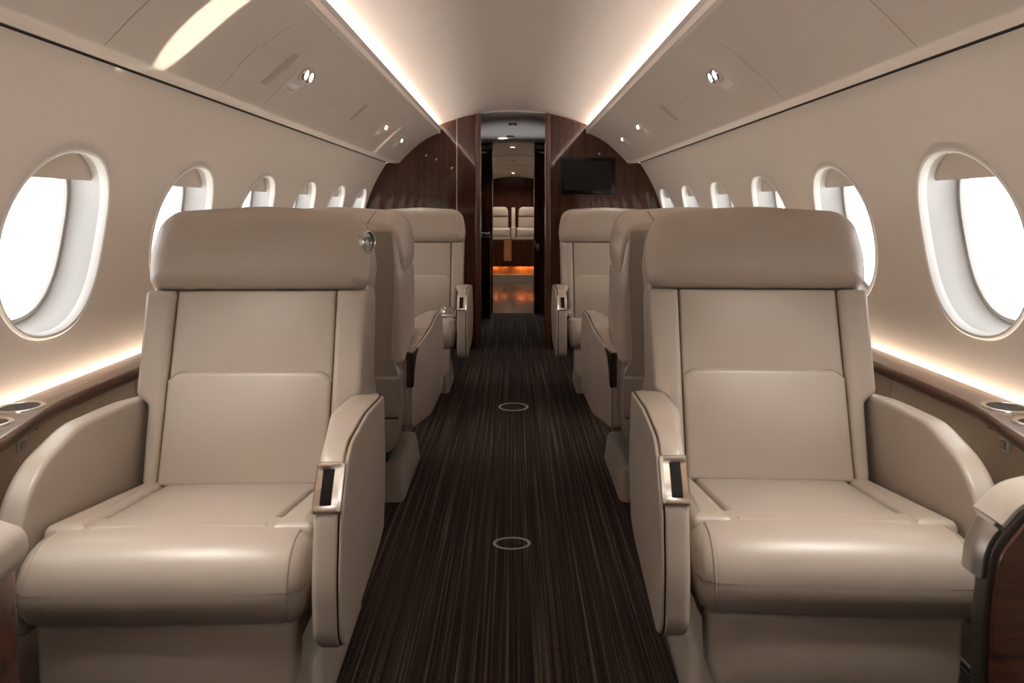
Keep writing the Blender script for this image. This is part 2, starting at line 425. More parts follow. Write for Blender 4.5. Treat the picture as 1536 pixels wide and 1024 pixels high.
# side panels below the ledge, and the ledge itself
for side, sname in ((-1, 'left'), (1, 'right')):
    bm = bmesh.new()
    ys = [YW0, -.6, .45, 1.45, 2.22, 3.5, 4.5, YP]
    for a, b in zip(ys[:-1], ys[1:]):
        t = bmesh.new()
        pr = [(1.155, .002), (1.13, .06), (1.128, .30), (1.135, .56), (1.150, .655)]
        gap = .0022
        loft(t, [[(side*(x+.006), a, z) for x, z in pr], [(side*(x+.004), a+gap*.3, z) for x, z in pr], [(side*x, a+gap*2, z) for x, z in pr], [(side*x, b-gap*2, z) for x, z in pr], [(side*(x+.004), b-gap*.3, z) for x, z in pr], [(side*(x+.006), b, z) for x, z in pr]], False, False, False)
        merge(bm, t)
    struct('baseboard_'+sname, bm, 'fabric', 'tan fabric side panel under the wooden ledge, %s side' % sname, 'side panel')
    def xf(y): return 1.12 - .068*sstep((1.86-y)/.42)
    bm = bmesh.new(); rings = []
    yy = [YW0, .4, 1.2] + [1.3+.02*i for i in range(36)] + [2.4, 3.5, YP-.002]
    for y in yy:
        x0 = xf(y)
        pr = [(1.226, .628), (1.226, .680), (1.224, .685), (x0+.010, .685), (x0+.004, .6835), (x0+.001, .680), (x0, .672), (x0+.002, .660), (x0+.008, .650), (x0+.018, .644), (x0+.05, .638)]
        rings.append([(side*x, y, z) for x, z in pr])
    loft(bm, rings)
    led = link('side_ledge', bm, 'wood_ledge', smooth=40)
    cups = [(1.175, 1.747, .0475), (1.150, 1.618, .036)]
    for cx, cy, r in cups:
        c = bmesh.new(); lathe(c, [(r-.004, .55), (r-.004, .80)], Matrix.Translation((side*cx, cy, 0)), 48)
        co = link('cutter', c, 'dark', smooth=0)
        md = led.modifiers.new('cut', 'BOOLEAN'); md.operation = 'DIFFERENCE'; md.object = co; md.solver = 'EXACT'
        bpy.context.view_layer.update()
        me = bpy.data.meshes.new_from_object(led.evaluated_get(bpy.context.evaluated_depsgraph_get()))
        led.modifiers.clear(); led.data = me; bpy.data.objects.remove(co)
    led.data.shade_smooth(); led.data.set_sharp_from_angle(angle=math.radians(35))
    tag(led, 'glossy wooden ledge with cup holders along the %s wall under the windows' % sname, 'ledge', 'wooden side ledges')
    for j, (cx, cy, r) in enumerate(cups):
        c = thing('cup_holder', '%s round cup holder in the %s wooden ledge' % (('larger', 'smaller')[j], sname), 'cup holder', (side*cx, cy, .685), group='cup holders in the ledges')
        b = bmesh.new(); lathe(b, [(r-.006, -.004), (r-.006, .0015), (r-.003, .0035), (r+.003, .0035), (r+.006, .0015), (r+.0065, .0003)], seg=48); link('rim', b, 'chrome', c, smooth=50)
        b = bmesh.new(); lathe(b, [(r-.0055, .001), (r-.007, -.02), (r-.010, -.052), (.001, -.053)], seg=48)
        link('bowl', b, 'dark', c, smooth=50)
    # small switch plate on the fabric
    s = thing('switch_plate', 'small beige switch plate on the %s fabric panel below the cup holders' % sname, 'switch plate', (side*1.1405, 1.70, .612), group='switch plates')
    b = bmesh.new(); rbox(b, -.004, .004, -.017, .017, -.018, .018, .002); link('plate', b, 'white_plastic', s)
    b = bmesh.new(); rbox(b, -side*.0065-.002, -side*.0065+.002, -.009, .009, -.010, .010, .0015); link('button', b, 'leather_light', s)

# wall that closes the cabin behind the camera
bm = bmesh.new(); box(bm, -1.3, 1.3, YW0-.06, YW0, 0, 2.0)
struct('wall_rear', bm, 'wood_dark', 'plain dark wood wall closing the cabin behind the camera', 'wall', smooth=0)

# ------------------------------------------------------------------ bulkhead and doorway
prof_half = [(1.14, 0), (1.14, .64), (1.252, .64)] + [(p.x+.002, p.y) for p in wall_prof[1:]] + [(1.03, 1.535), (.944, 1.533)]
prof_half += [(p.x, p.y+.003) for p in pan_curve[::-1]] + [(.815, 1.80)]
prof_half += [(x, ceil_z(x)+.002) for x in (.815, .735, .65, .55, .45, .36)]
def bulk(side, xd, y0, y1, mat, name, label):
    pts = [(x, z) for x, z in prof_half if True] + [(xd, ceil_z(xd)+.002), (xd, 0)]
    bm = bmesh.new()
    loft(bm, [[(side*x, y, z) for x, z in pts] for y in (y0, y1)])
    return struct(name, bm, mat, label, 'bulkhead', smooth=0)
bulk(-1, .276, YP, YP+.10, 'wood_dark', 'wall_bulkhead_left', 'glossy dark wood bulkhead left of the doorway')
bulk(1, .270, YP, YP+.10, 'wood_dark', 'wall_bulkhead_right', 'glossy dark wood bulkhead right of the doorway, behind the monitor')
bm = bmesh.new(); rbox(bm, -.469, -.462, YP-.004, YP+.002, .0, 1.893, .001)
struct('trim_3', bm, 'champagne', 'thin vertical metal strip on the left wood bulkhead', 'trim')
for k, (xa, xb, mt, lab) in enumerate(((-.312, -.272, 'wood_frame', 'left'), (.266, .306, 'wood_frame', 'right'))):
    bm = bmesh.new(); rbox(bm, xa, xb, YP-.014, YP+.11, .0, 1.942, .004)
    struct('trim_%d' % (4+k), bm, mt, 'polished wood door post at the %s edge of the doorway' % lab, 'door post')
for k, x in enumerate((-.270, .264)):
    bm = bmesh.new(); rbox(bm, x-.002, x+.002, YP+.03, YP+.075, .02, 1.93, .001)
    struct('trim_%d' % (6+k), bm, 'chrome', 'narrow chrome strip inside the doorway, %s side' % ('left', 'right')[k], 'trim')

# monitor
mon = thing('wall_monitor', 'black flat monitor mounted on the right wood bulkhead', 'monitor', (.6095, YP, 1.424))
b = bmesh.new(); rbox(b, -.2255, .2255, -.034, -.001, -.150, .150, .004); link('casing', b, 'black_gloss', mon)
b = bmesh.new(); box(b, -.197, .197, -.0355, -.0335, -.115, .118); link('screen', b, 'screen', mon, smooth=0)

# corridor
YD = 8.08
for side, sname in ((-1, 'left'), (1, 'right')):
    bm = bmesh.new(); box(bm, side*.40, side*.46, YP+.10, YD, 0, 1.97)
    struct('wall_corridor_'+sname, bm, 'wood_dark', 'dark wood corridor side beyond the doorway, %s' % sname, 'wall', smooth=0)
    bm = bmesh.new(); box(bm, side*.231, side*1.02, YD, YD+.10, 0, 1.97)
    struct('wall_partition_'+sname, bm, 'wood_dark', 'second dark wood partition deeper in the plane, %s of the opening' % sname, 'wall', smooth=0)
    bm = bmesh.new(); rbox(bm, side*.229-.004, side*.229+.004, YD-.012, YD+.02, .0, 1.865, .001)
    struct('trim_%d' % (8 if side < 0 else 9), bm, 'chrome', 'bright vertical strip on the second doorway, %s edge' % sname, 'trim')
bm = bmesh.new()
loft(bm, [[(x*.46/8, y, z-.03*(x/8)**2) for x in range(-8, 9)] for y, z in ((YP-.03, 1.975), (YP-.001, 1.972), (YP+.001, 1.953), (6.4, 1.946), (7.2, 1.915), (YD+.1, 1.885))], False, False, False)
struct('ceiling_corridor', bm, 'grey_ceiling', 'glossy grey corridor ceiling behind the doorway', 'ceiling')
def downlight(x, y, z, r, lab, mat='lamp_lens'):
    d = thing('downlight', lab, 'ceiling light', (x, y, z), group='round ceiling downlights')
    b = bmesh.new(); lathe(b, [(r, 0), (r+.012, 0), (r+.010, -.008), (r, -.010)], seg=24); link('bezel', b, 'chrome', d)
    b = bmesh.new(); lathe(b, [(.001, -.004), (r, -.006), (r, 0)], seg=24); link('lens', b, mat, d)
downlight(-.115, 7.75, 1.888, .040, 'brightest round downlight, left of centre in the corridor ceiling')
downlight(-.005, 6.72, 1.928, .030, 'round ceiling light nearest the doorway in the corridor', 'ring_grey')
downlight(-.03, 7.55, 1.899, .030, 'unlit ring light right of the bright corridor downlight', 'ring_grey')
# lever on the right and folded cloth on a counter on the left
h = thing('door_latch', 'chrome latch lever low on the right of the far doorway', 'latch', (.272, YD-.02, .74))
b = bmesh.new(); rbox(b, -.012, .012, -.010, .018, -.05, .03, .003); link('plate', b, 'steel', h)
b = bmesh.new(); tube(b, [(-.005, -.02, -.04), (-.02, -.028, 0), (-.035, -.03, .06)], .007); link('lever', b, 'chrome', h)
c = thing('counter_shelf', 'small counter jutting out at left inside the corridor', 'counter', (-.315, 7.85, .86))
b = bmesh.new(); rbox(b, -.085, .08, -.15, .15, -.03, 0, .005); link('top', b, 'wood_dark', c)
b = bmesh.new(); rbox(b, .066, .076, -.15, .15, -.86, -.03, .002); link('front', b, 'wood_dark', c)
b = bmesh.new()
n = 10
for i in range(3):
    loft(b, [[(-.06+.125*u/n, -.12+.2*v/6, .004+.012*i+.006*math.sin(u*1.3+i)+.004*math.cos(v+u)) for u in range(n+1)] for v in range(7)], False, False, False)
bmesh.ops.solidify(b, geom=b.faces[:], thickness=.008)
o = link('folded_cloth', b, 'cloth_white'); o.location = (-.315, 7.85, .865)
tag(o, 'white folded cloth on the small counter left of the far doorway', 'cloth')

# ------------------------------------------------------------------ aft cabin seen through both doorways
YR = 11.80
for side, sname in ((-1, 'left'), (1, 'right')):
    bm = bmesh.new(); box(bm, side*1.0, side*1.05, YD+.10, YR+.3, 0, 1.95)
    struct('wall_aft_'+sname, bm, 'wall_paint', 'beige side wall of the aft cabin, %s' % sname, 'wall', smooth=0)
bm = bmesh.new()
st = [(YD+.0, 1.93), (8.7, 1.885), (9.3, 1.845), (9.32, 1.825), (10.2, 1.775), (10.22, 1.757), (11.0, 1.715), (11.02, 1.70), (YR+.1, 1.665)]
loft(bm, [[(x*1.0/16, y, z-.32*(x/16)**2) for x in range(-16, 17)] for y, z in st], False, False, False)
struct('ceiling_aft', bm, 'ceiling_paint', 'stepped arched ceiling of the aft cabin beyond the doorways', 'ceiling', smooth=20)
bm = bmesh.new(); box(bm, -1.02, 1.02, YR+.06, YR+.12, 0, 1.8)
struct('wall_aft_end', bm, 'wood_dark', 'glossy dark wood wall at the far end of the plane', 'wall', smooth=0)
downlight(-.005, 8.75, 1.88, .028, 'first lit downlight in the aft cabin ceiling')
downlight(-.005, 9.85, 1.796, .024, 'second lit downlight in the aft cabin ceiling')
downlight(-.005, 11.2, 1.689, .022, 'last lit downlight before the far wood wall')
cab = thing('wood_cabinet', 'dark wood cabinet with glowing orange toe space at the far end', 'cabinet', (0, YR-.25, 0))
b = bmesh.new(); box(b, -.98, .98, -.20, .30, .275, .665); box(b, -.98, .98, -.20, -.19, .255, .275); link('body', b, 'wood_dark', cab, smooth=0)
b = bmesh.new(); box(b, -.145, -.03, -.206, -.19, .345, .665); link('panel', b, 'wood_orange', cab, smooth=0)
b = bmesh.new(); box(b, -.98, .98, -.12, .30, .13, .27); link('toe_space', b, 'wood_orange', cab, smooth=0)
b = bmesh.new(); box(b, -.98, .98, -.22, .30, .0025, .13); link('plinth', b, 'leather_dark', cab, smooth=0)
for x0, x1 in ((-.33, -.245), (-.17, -.12), (.05, .20), (.25, .32)):
    b = bmesh.new(); box(b, x0, x1, -.170, -.150, .268, .275); link('glow_strip', b, 'led_orange', cab, smooth=0)
for s, sn in ((-1, 'left'), (1, 'right')):
    d = thing('bench_seat', 'small beige bench seat on the far cabinet, %s one' % sn, 'bench seat', (s*.302, YR-.10, .668), group='bench seats at the far end')
    XB = lambda x, z, y: (x, y, z)
    b = bmesh.new(); pillow(b, [(-.22, .19), (.22, .19), (.22, .36), (-.22, .36)], .01, -.10, .06, .012, .01, .006, 0, XB); link('backrest', b, 'leather', d)
    b = bmesh.new(); pillow(b, [(-.22, .365), (.22, .365), (.215, .51), (-.215, .51)], [.01, .01, .07, .07], -.12, .06, .02, .02, .008, 0, XB); link('headrest', b, 'leather', d)
    b = bmesh.new(); pillow(b, [(-.25, .04), (.25, .04), (.25, .185), (-.25, .185)], .03, -.33, .06, .03, .01, .006, 0, XB); link('seat', b, 'leather_light', d)
    b = bmesh.new(); rbox(b, -.26, .26, -.34, .06, .0, .038, .006); link('base', b, 'plastic_base', d)
b = bmesh.new(); rbox(b, -.036, .036, -.30, .06, .0, .20, .01); rbox(b, -.03, .03, -.02, .07, .195, .50, .01)
o = link('centre_armrest', b, 'leather_light'); o.location = (0, YR-.10, .668)
tag(o, 'slim beige armrest between the two far bench seats', 'armrest')

# ------------------------------------------------------------------ cabin seats
TH = math.radians(14)
def back_pt(x, u, n):
    return (x, .43+u*math.sin(TH)+n*math.cos(TH), .47+u*math.cos(TH)-n*math.sin(TH))
def shell_pt(x, u, n):
    k = max(0, (n-.08)/.14); n2 = n + .13*(1-max(0, min(1, u/.70)))*k
    return back_pt(x*(1-.05*k)*(1+.15*min(1, k)*(1-sstep((u-.16)/.10))), u, n2)
ARM = [(-.034, .317), (.700, .345), (.700, .632), (.60, .645), (.48, .684), (.24, .705), (.035, .697), (-.032, .600), (-.050, .46)]
ARM_R = [.065, .03, .012, .12, .16, .5, .085, .14, .3]
def seat_meshes(s, parent, buckle='plain', knob=False, ped=(.22, .76), pedx=0.):
    """All parts of one cabin seat facing -y; s is the side (+1 / -1) the aisle lies on."""
    OY = -.40
    def put(name, bm, mat, par=None, smooth=38):
        for v in bm.verts: v.co.x *= s; v.co.y += OY
        return link(name, bm, mat, par or parent, smooth)
    def bmap(x, u, n): return back_pt(x, u, n)
    # --- pedestal
    b = bmesh.new(); y0, y1 = ped
    rings = []
    for z, ins, f in ((0, 0, 0), (.004, -.002, 0), (.04, .0, .01), (.118, .008, .02), (.136, .013, .028), (.145, .026, .04)):
        pts = rpoly([(-.238+ins, y0+f*2.4), (.238-ins, y0+f*2.4), (.238-ins, y1-f*.5), (-.238+ins, y1-f*.5)], [.02, .03, .03, .02], 0, 5)
        rings.append([(p.x+pedx, p.y, z) for p in pts])
    loft(b, rings); put('pedestal', b, 'plastic_base')
    b = bmesh.new(); rbox(b, -.17, .17, max(.2, y0+.03), min(.68, y1-.04), .13, .31, .01); put('swivel_mount', b, 'dark')
    # --- lower body
    b = bmesh.new()
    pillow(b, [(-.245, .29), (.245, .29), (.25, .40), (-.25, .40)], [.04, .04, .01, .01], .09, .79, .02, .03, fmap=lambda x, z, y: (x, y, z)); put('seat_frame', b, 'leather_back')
    for nm, z0, z1, hw, rr in (('rear_panel', .422, .565, .272, [.004]*4), ('rear_panel', .300, .418, .268, [.045, .045, .004, .004])):
        b = bmesh.new()
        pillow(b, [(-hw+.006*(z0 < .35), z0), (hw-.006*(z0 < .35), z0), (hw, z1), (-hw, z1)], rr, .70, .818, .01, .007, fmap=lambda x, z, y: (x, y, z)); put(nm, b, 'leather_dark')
    b = bmesh.new()
    pillow(b, [(-.230, .20), (.243, .20), (.250, .375), (-.238, .375)], [.07, .07, .006, .006], -.008, .06, .014, .01, .010, 0, fmap=lambda x, z, y: (x, y, z), narc=8); put('legrest', b, 'leather')
    # --- cushion
    def cz(y): return -.145*(y-.08)
    b = bmesh.new()
    pillow(b, [(-.045, .366), (.14, .366), (.14, .525), (-.045, .533)], [.072, .02, .03, .082], -.271, .271, .040, .040, .004, .004, fmap=lambda y, z, x: (x, y+.006*(abs(x)/.27)**4, z - .010*(abs(x)/.274)**3*(z > .45)), narc=10, nedge=4, na=8); roll = put('front_cushion', b, 'leather')
    for x in (-.240, .240):     # stitched end seams of the front roll
        b = bmesh.new(); pr = rpoly([(-.045, .366), (.14, .366), (.14, .525), (-.045, .533)], [.072, .02, .03, .082], .0012, 10, 4)
        pts = [(x, p.x+.006*(abs(x)/.27)**4, p.y - .010*(abs(x)/.274)**3*(p.y > .45)) for p in pr if p.x < .09]
        i0 = max(range(len(pts)), key=lambda i: (Vector(pts[i])-Vector(pts[i-1])).length); pts = pts[i0:]+pts[:i0]
        tube(b, pts, .0022, 6); put('seam', b, 'leather_back', roll)
    b = bmesh.new()
    pillow(b, [(-.176, .06), (.176, .06), (.190, .47), (-.190, .47)], .006, .36, .527, .01, .012, 0, .007, fmap=lambda x, y, z: (x, y, z+cz(y))); put('seat', b, 'leather')
    for q in (-1, 1):
        b = bmesh.new()
        pillow(b, [(.179, .06), (.266, .06), (.252, .47), (.193, .47)], .012, .36, .532, .01, .022, 0, .004, fmap=lambda x, y, z: (q*x, y, z+cz(y))); put('seat_bolster', b, 'leather')
    # --- back
    out = [(-.245, -.01), (.245, -.01), (.250, .195), (.284, .222), (.286, .49), (.262, .700), (-.262, .700), (-.286, .49), (-.284, .222), (-.250, .195)]
    rad = [.05, .05, .02, .02, .25, .10, .10, .25, .02, .02]
    b = bmesh.new(); pillow(b, out, rad, .03, .225, .012, .028, fmap=shell_pt, nedge=6, na=4); put('back_shell', b, 'leather')
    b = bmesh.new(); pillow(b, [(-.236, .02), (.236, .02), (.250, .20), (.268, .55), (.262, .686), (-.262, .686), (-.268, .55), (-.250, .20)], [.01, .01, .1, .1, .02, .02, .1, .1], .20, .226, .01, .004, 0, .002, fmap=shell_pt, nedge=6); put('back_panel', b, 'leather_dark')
    for q in (-1, 1):
        b = bmesh.new()
        pillow(b, [(.2095, .0), (.244, .0), (.250, .196), (.283, .222), (.287, .487), (.2105, .487)], [.008, .02, .02, .02, .01, .008], .07, -.014, .01, .015, fmap=lambda x, u, n: bmap(q*x, u, n), nedge=6); put('side_bolster', b, 'leather')
    b = bmesh.new()
    pillow(b, [(-.2075, .0), (.2075, .0), (.2075, .255), (.185, .2755), (.12, .279), (-.12, .279), (-.185, .2755), (-.2075, .255)], [.012, .012, .01, .03, .05, .05, .03, .01], .06, -.012, .005, .012, 0, .012, fmap=bmap, nedge=4); low = put('lower_back_cushion', b, 'leather')
    b = bmesh.new(); pr = rpoly([(-.2075, .0), (.2075, .0), (.2075, .255), (.185, .2755), (.12, .279), (-.12, .279), (-.185, .2755), (-.2075, .255)], [.012, .012, .01, .03, .05, .05, .03, .01], -.0006, 6, 4)
    tube(b, [bmap(p.x, p.y, -.0015) for p in pr if p.y > .240], .0021, 6); put('seam', b, 'leather_dark', low)
    b = bmesh.new()
    pillow(b, [(-.2075, .235), (.2075, .235), (.2075, .487), (-.2075, .487)], .008, .06, -.002, .005, .009, 0, .007, fmap=bmap, nedge=4); put('upper_back_cushion', b, 'leather')
    b = bmesh.new()
    pillow(b, [(-.285, .490), (.285, .490), (.293, .58), (.270, .702), (0, .719), (-.270, .702), (-.293, .58)], [.035, .035, .15, .095, .8, .095, .15], .212, -.032, .030, (.062, .045), 0, 0, fmap=lambda x, u, n: bmap(x*(1-.05*max(0, (n-.08)/.14)), u + .10*max(0, .03-n)*0, n), narc=10, nedge=5, na=4, ns=7); head = put('headrest', b, 'leather')
    pr = rpoly([(-.285, .490), (.285, .490), (.293, .58), (.270, .702), (0, .719), (-.270, .702), (-.293, .58)], [.035, .035, .15, .095, .8, .095, .15], .0, 10, 5)
    for q in (-1, 1):
        b = bmesh.new()
        pts = [bmap(p.x, p.y, .020) for p in pr if p.x*q > .18]
        i0 = max(range(len(pts)), key=lambda i: (Vector(pts[i])-Vector(pts[i-1])).length); pts = pts[i0:]+pts[:i0]
        tube(b, pts, .0016, 6); put('seam', b, 'leather_back', head)
        b = bmesh.new(); zt = .7185-.017*.157/.262
        tube(b, [bmap(q*.157, zt, .04), bmap(q*.157, zt, .18), bmap(q*.157, zt-.003, .197), bmap(q*.157, zt-.03, .2135)], .0018, 6); put('seam', b, 'dark', head)
    # --- aisle armrest
    def taper(x, y):
        t = sstep((y-.44)/.27); return x - t*(.016+(x-.287)*.50)
    def wide(x, y): return x - .034*sstep((y-.02)/.30)*max(0, min(1, (.3345-x)/.0475))
    am = lambda y, z, x: (taper(wide(x, y), y), y, z)
    b = bmesh.new(); pillow(b, ARM, ARM_R, .287, .3345, .016, .004, fmap=am, narc=8, nedge=6); arm = put('armrest', b, 'leather')
    b = bmesh.new(); pillow(b, ARM, ARM_R, .3340, .3385, .0005, .0005, fmap=lambda y, z, x: am(y*1.0, z, x), narc=8, nedge=6, ns=1)
    for v in b.verts: v.co.z = .49+(v.co.z-.49)*.990; v.co.y = .325+(v.co.y-.325)*.990
    put('arm_trim', b, 'bronze', arm)
    b = bmesh.new()
    pillow(b, ARM, ARM_R, .3378, .345, .001, .005, 0, .006, fmap=am, narc=8, nedge=6)
    for v in b.verts: v.co.z = .49+(v.co.z-.49)*.984; v.co.y = .325+(v.co.y-.325)*.992
    put('side_panel', b, 'leather', arm)
    # bronze corner at the rear of the arm
    b = bmesh.new(); pillow(b, [(.680, .505), (.7005, .500), (.7015, .630), (.605, .640), (.645, .61), (.668, .555)], [.004, .003, .004, .02, .05, .05], .300, .349, .002, .004, fmap=lambda y, z, x: (taper(x, y)+.002, y, z), narc=4, nedge=3); put('arm_corner', b, 'bronze', arm)
    # metal bezel with a dark slot on the arm's front
    pr = [p for p in rpoly(ARM, ARM_R, 0, 14, 12) if p.x < .07 and .588 < p.y < .674]
    pr.sort(key=lambda p: p.y)
    L = [0.]
    for a, c in zip(pr[:-1], pr[1:]): L.append(L[-1]+(c-a).length)
    def on(t, off):
        d = t*L[-1]
        for i in range(len(L)-1):
            if d <= L[i+1]+1e-9:
                f = (d-L[i])/max(1e-9, L[i+1]-L[i]); p = pr[i].lerp(pr[i+1], f); tg = (pr[i+1]-pr[i]).normalized()
                nn = Vector((-tg.y, tg.x)); return p+nn*off
        return pr[-1]
    nt_ = 20; xs = [.2855, .289, .299, .321, .333, .3385]
    b = bmesh.new(); G = []
    for i in range(nt_+1):
        row = []
        for j, x in enumerate(xs):
            edge = j in (0, len(xs)-1) or i in (0, nt_)
            hole = j in (2, 3) and 3 <= i <= nt_-3
            p = on(i/nt_, .000 if edge else (.0015 if hole else .0055)); row.append(b.verts.new((x, p.x, p.y)))
        G.append(row)
    for i in range(nt_):
        for j in range(len(xs)-1):
            if j == 2 and 3 <= i < nt_-3: continue
            b.faces.new((G[i][j], G[i][j+1], G[i+1][j+1], G[i+1][j]))
    bez = put('slot_bezel', b, 'champagne', arm, 30)
    b = bmesh.new(); G = []
    for i in range(nt_+1):
        p = on(.13+.74*i/nt_, .0012); G.append([b.verts.new((x, p.x, p.y)) for x in (.2983, .3217)])
    for i in range(nt_): b.faces.new((G[i][0], G[i][1], G[i+1][1], G[i+1][0]))
    put('slot', b, 'black_gloss', arm)
    # --- window-side armrest
    b = bmesh.new()
    pillow(b, [(.005, .330), (.62, .330), (.60, .664), (.44, .680), (.22, .688), (.055, .640), (-.010, .50)], [.05, .02, .05, .2, .22, .16, .2], -.276, -.334, .010, .022, .003, .004, fmap=lambda y, z, x: (x + .022*sstep((y-.34)/.3), y, z), narc=9, nedge=6); put('outer_armrest', b, 'leather')
    # --- belt buckle
    b = bmesh.new()
    if buckle == 'large':
        for dx, dz, ry in ((0, 0, .3), (-.055, .004, -.4)):
            mt = Matrix.Translation((.225+dx, .385, .528+dz)) @ Matrix.Rotation(math.radians(70), 4, 'X') @ Matrix.Rotation(ry, 4, 'Y')
            torus(b, .021, .0045, mt, 28, 8); lathe(b, [(.002, .002), (.013, .003), (.014, 0), (.013, -.003), (.002, -.003)], mt, 24)
        rbox(b, .16, .25, .37, .40, .495, .508, .004)
    else:
        mt = Matrix.Translation((.252, .385, .520)) @ Matrix.Rotation(math.radians(75), 4, 'X') @ Matrix.Rotation(math.radians(25), 4, 'Y')
        lathe(b, [(.002, .006), (.017, .006), (.020, .003), (.020, -.004), (.017, -.006), (.002, -.006)], mt, 28)
        rbox(b, .262, .285, .372, .398, .500, .526, .005)
    put('belt_buckle', b, 'chrome')
    if knob:
        mt = Matrix.Translation(Vector(bmap(.283, .615, -.004))) @ Matrix.Rotation(math.radians(-38), 4, 'Z') @ Matrix.Rotation(math.radians(90), 4, 'Y') @ Matrix.Scale(.72, 4, Vector((0, 1, 0)))
        b = bmesh.new(); lathe(b, [(.034, -.014), (.034, .0), (.030, .005), (.026, .005), (.026, .001), (.002, .001)], mt, 36); kb = put('headrest_dial', b, 'steel', head)
        b = bmesh.new(); torus(b, .029, .0028, mt @ Matrix.Translation((0, 0, .007)), 36, 8); torus(b, .014, .002, mt @ Matrix.Translation((0, 0, .005)), 24, 8); put('dial_ring', b, 'chrome', head)

def make_seat(label, x, y, rz, s, **kw):
    t = thing('cabin_seat', label, 'seat', (x, y, 0), math.radians(rz), 'beige leather cabin seats')
    seat_meshes(s, t, **kw); return t
make_seat('beige leather seat with round metal dial on its headrest, facing the camera', -.672, 1.79, 1.4, 1, knob=True)
make_seat('large beige leather seat facing the camera beside the wood end panel with metal cap', .646, 1.82, -2.8, -1)
make_seat('beige seat seen from behind, back to back with the dial seat', -.672, 2.99, 180, -1, ped=(-.04, .50))
make_seat('beige seat seen from behind, back to back with the large seat near the metal cap', .660, 2.99, 180, 1, ped=(-.04, .50))
make_seat('far beige seat left of the doorway with a shiny buckle on its cushion', -.600, 4.50, 0, 1, buckle='large', ped=(.49, .86), pedx=-.04)
make_seat('far beige seat right of the doorway, below the monitor', .585, 4.50, 0, -1, ped=(.49, .86), pedx=-.05)

# ------------------------------------------------------------------ wood sided end panels in the foreground
e = thing('end_panel', 'dark wood end panel with beige top and brushed metal cap, right foreground', 'end panel', (.92, 1.12, 0), group='foreground end panels')
OUT = [(-.222, .0), (.12, .0), (.12, .760), (.02, .752), (-.145, .714), (-.202, .650), (-.216, .54)]
OR = [.02, .02, .04, .3, .08, .08, .2]
XZ = lambda x, z, y: (x, y, z)
b = bmesh.new(); pillow(b, OUT, OR, -.020, .012, .004, .006, fmap=XZ, narc=10); link('body', b, 'gunmetal', e)
b = bmesh.new(); pillow(b, [(p.x, p.y) for p in [Vector((x*.945-.003, z*.985+.002)) for x, z in OUT]], OR, -.026, .0, .003, .001, fmap=XZ, narc=10); link('veneer', b, 'wood_panel', e)
full = rpoly(OUT, OR, 0, 12, 8)
def band(name, mat, sel, off, y0, y1):
    pts = [p for p in full if sel(p)]
    c = Vector((.0, .55)); pts.sort(key=lambda p: math.atan2(p.y-c.y, p.x-c.x) % (2*math.pi))
    b = bmesh.new(); rings = []
    for i, p in enumerate(pts):
        tg = (pts[min(i+1, len(pts)-1)]-pts[max(i-1, 0)]).normalized(); nn = Vector((tg.y, -tg.x))
        q = [(p-nn*.004, y0), (p+nn*off*.6, y0-.002), (p+nn*off, y0+.008), (p+nn*off, y1-.012), (p+nn*off*.5, y1), (p-nn*.004, y1)]
        rings.append([(v.x, y, v.y) for v, y in q])
    loft(b, rings); link(name, b, mat, e, 50)
band('metal_cap', 'steel', lambda p: p.x < -.12 and .595 < p.y < .672, .012, -.012, .036)
band('top_pad', 'leather_light', lambda p: p.y > .675 and p.x < .119, .012, -.012, .058)
e2 = thing('end_panel', 'wood end panel with rounded beige top pad at the left edge foreground', 'end panel', (-.94, 1.085, 0), group='foreground end panels')
b = bmesh.new(); pillow(b, [(-.11, 0), (.205, 0), (.180, .625), (-.11, .625)], .02, -.04, .035, .006, .006, fmap=XZ); link('body', b, 'wood_panel', e2)
b = bmesh.new(); pillow(b, [(-.11, .600), (.175, .600), (.202, .635), (.198, .672), (.13, .694), (-.11, .708)], [.01, .03, .03, .04, .06, .02], -.05, .045, .018, .018, fmap=XZ, narc=8); link('top_pad', b, 'leather_light', e2)

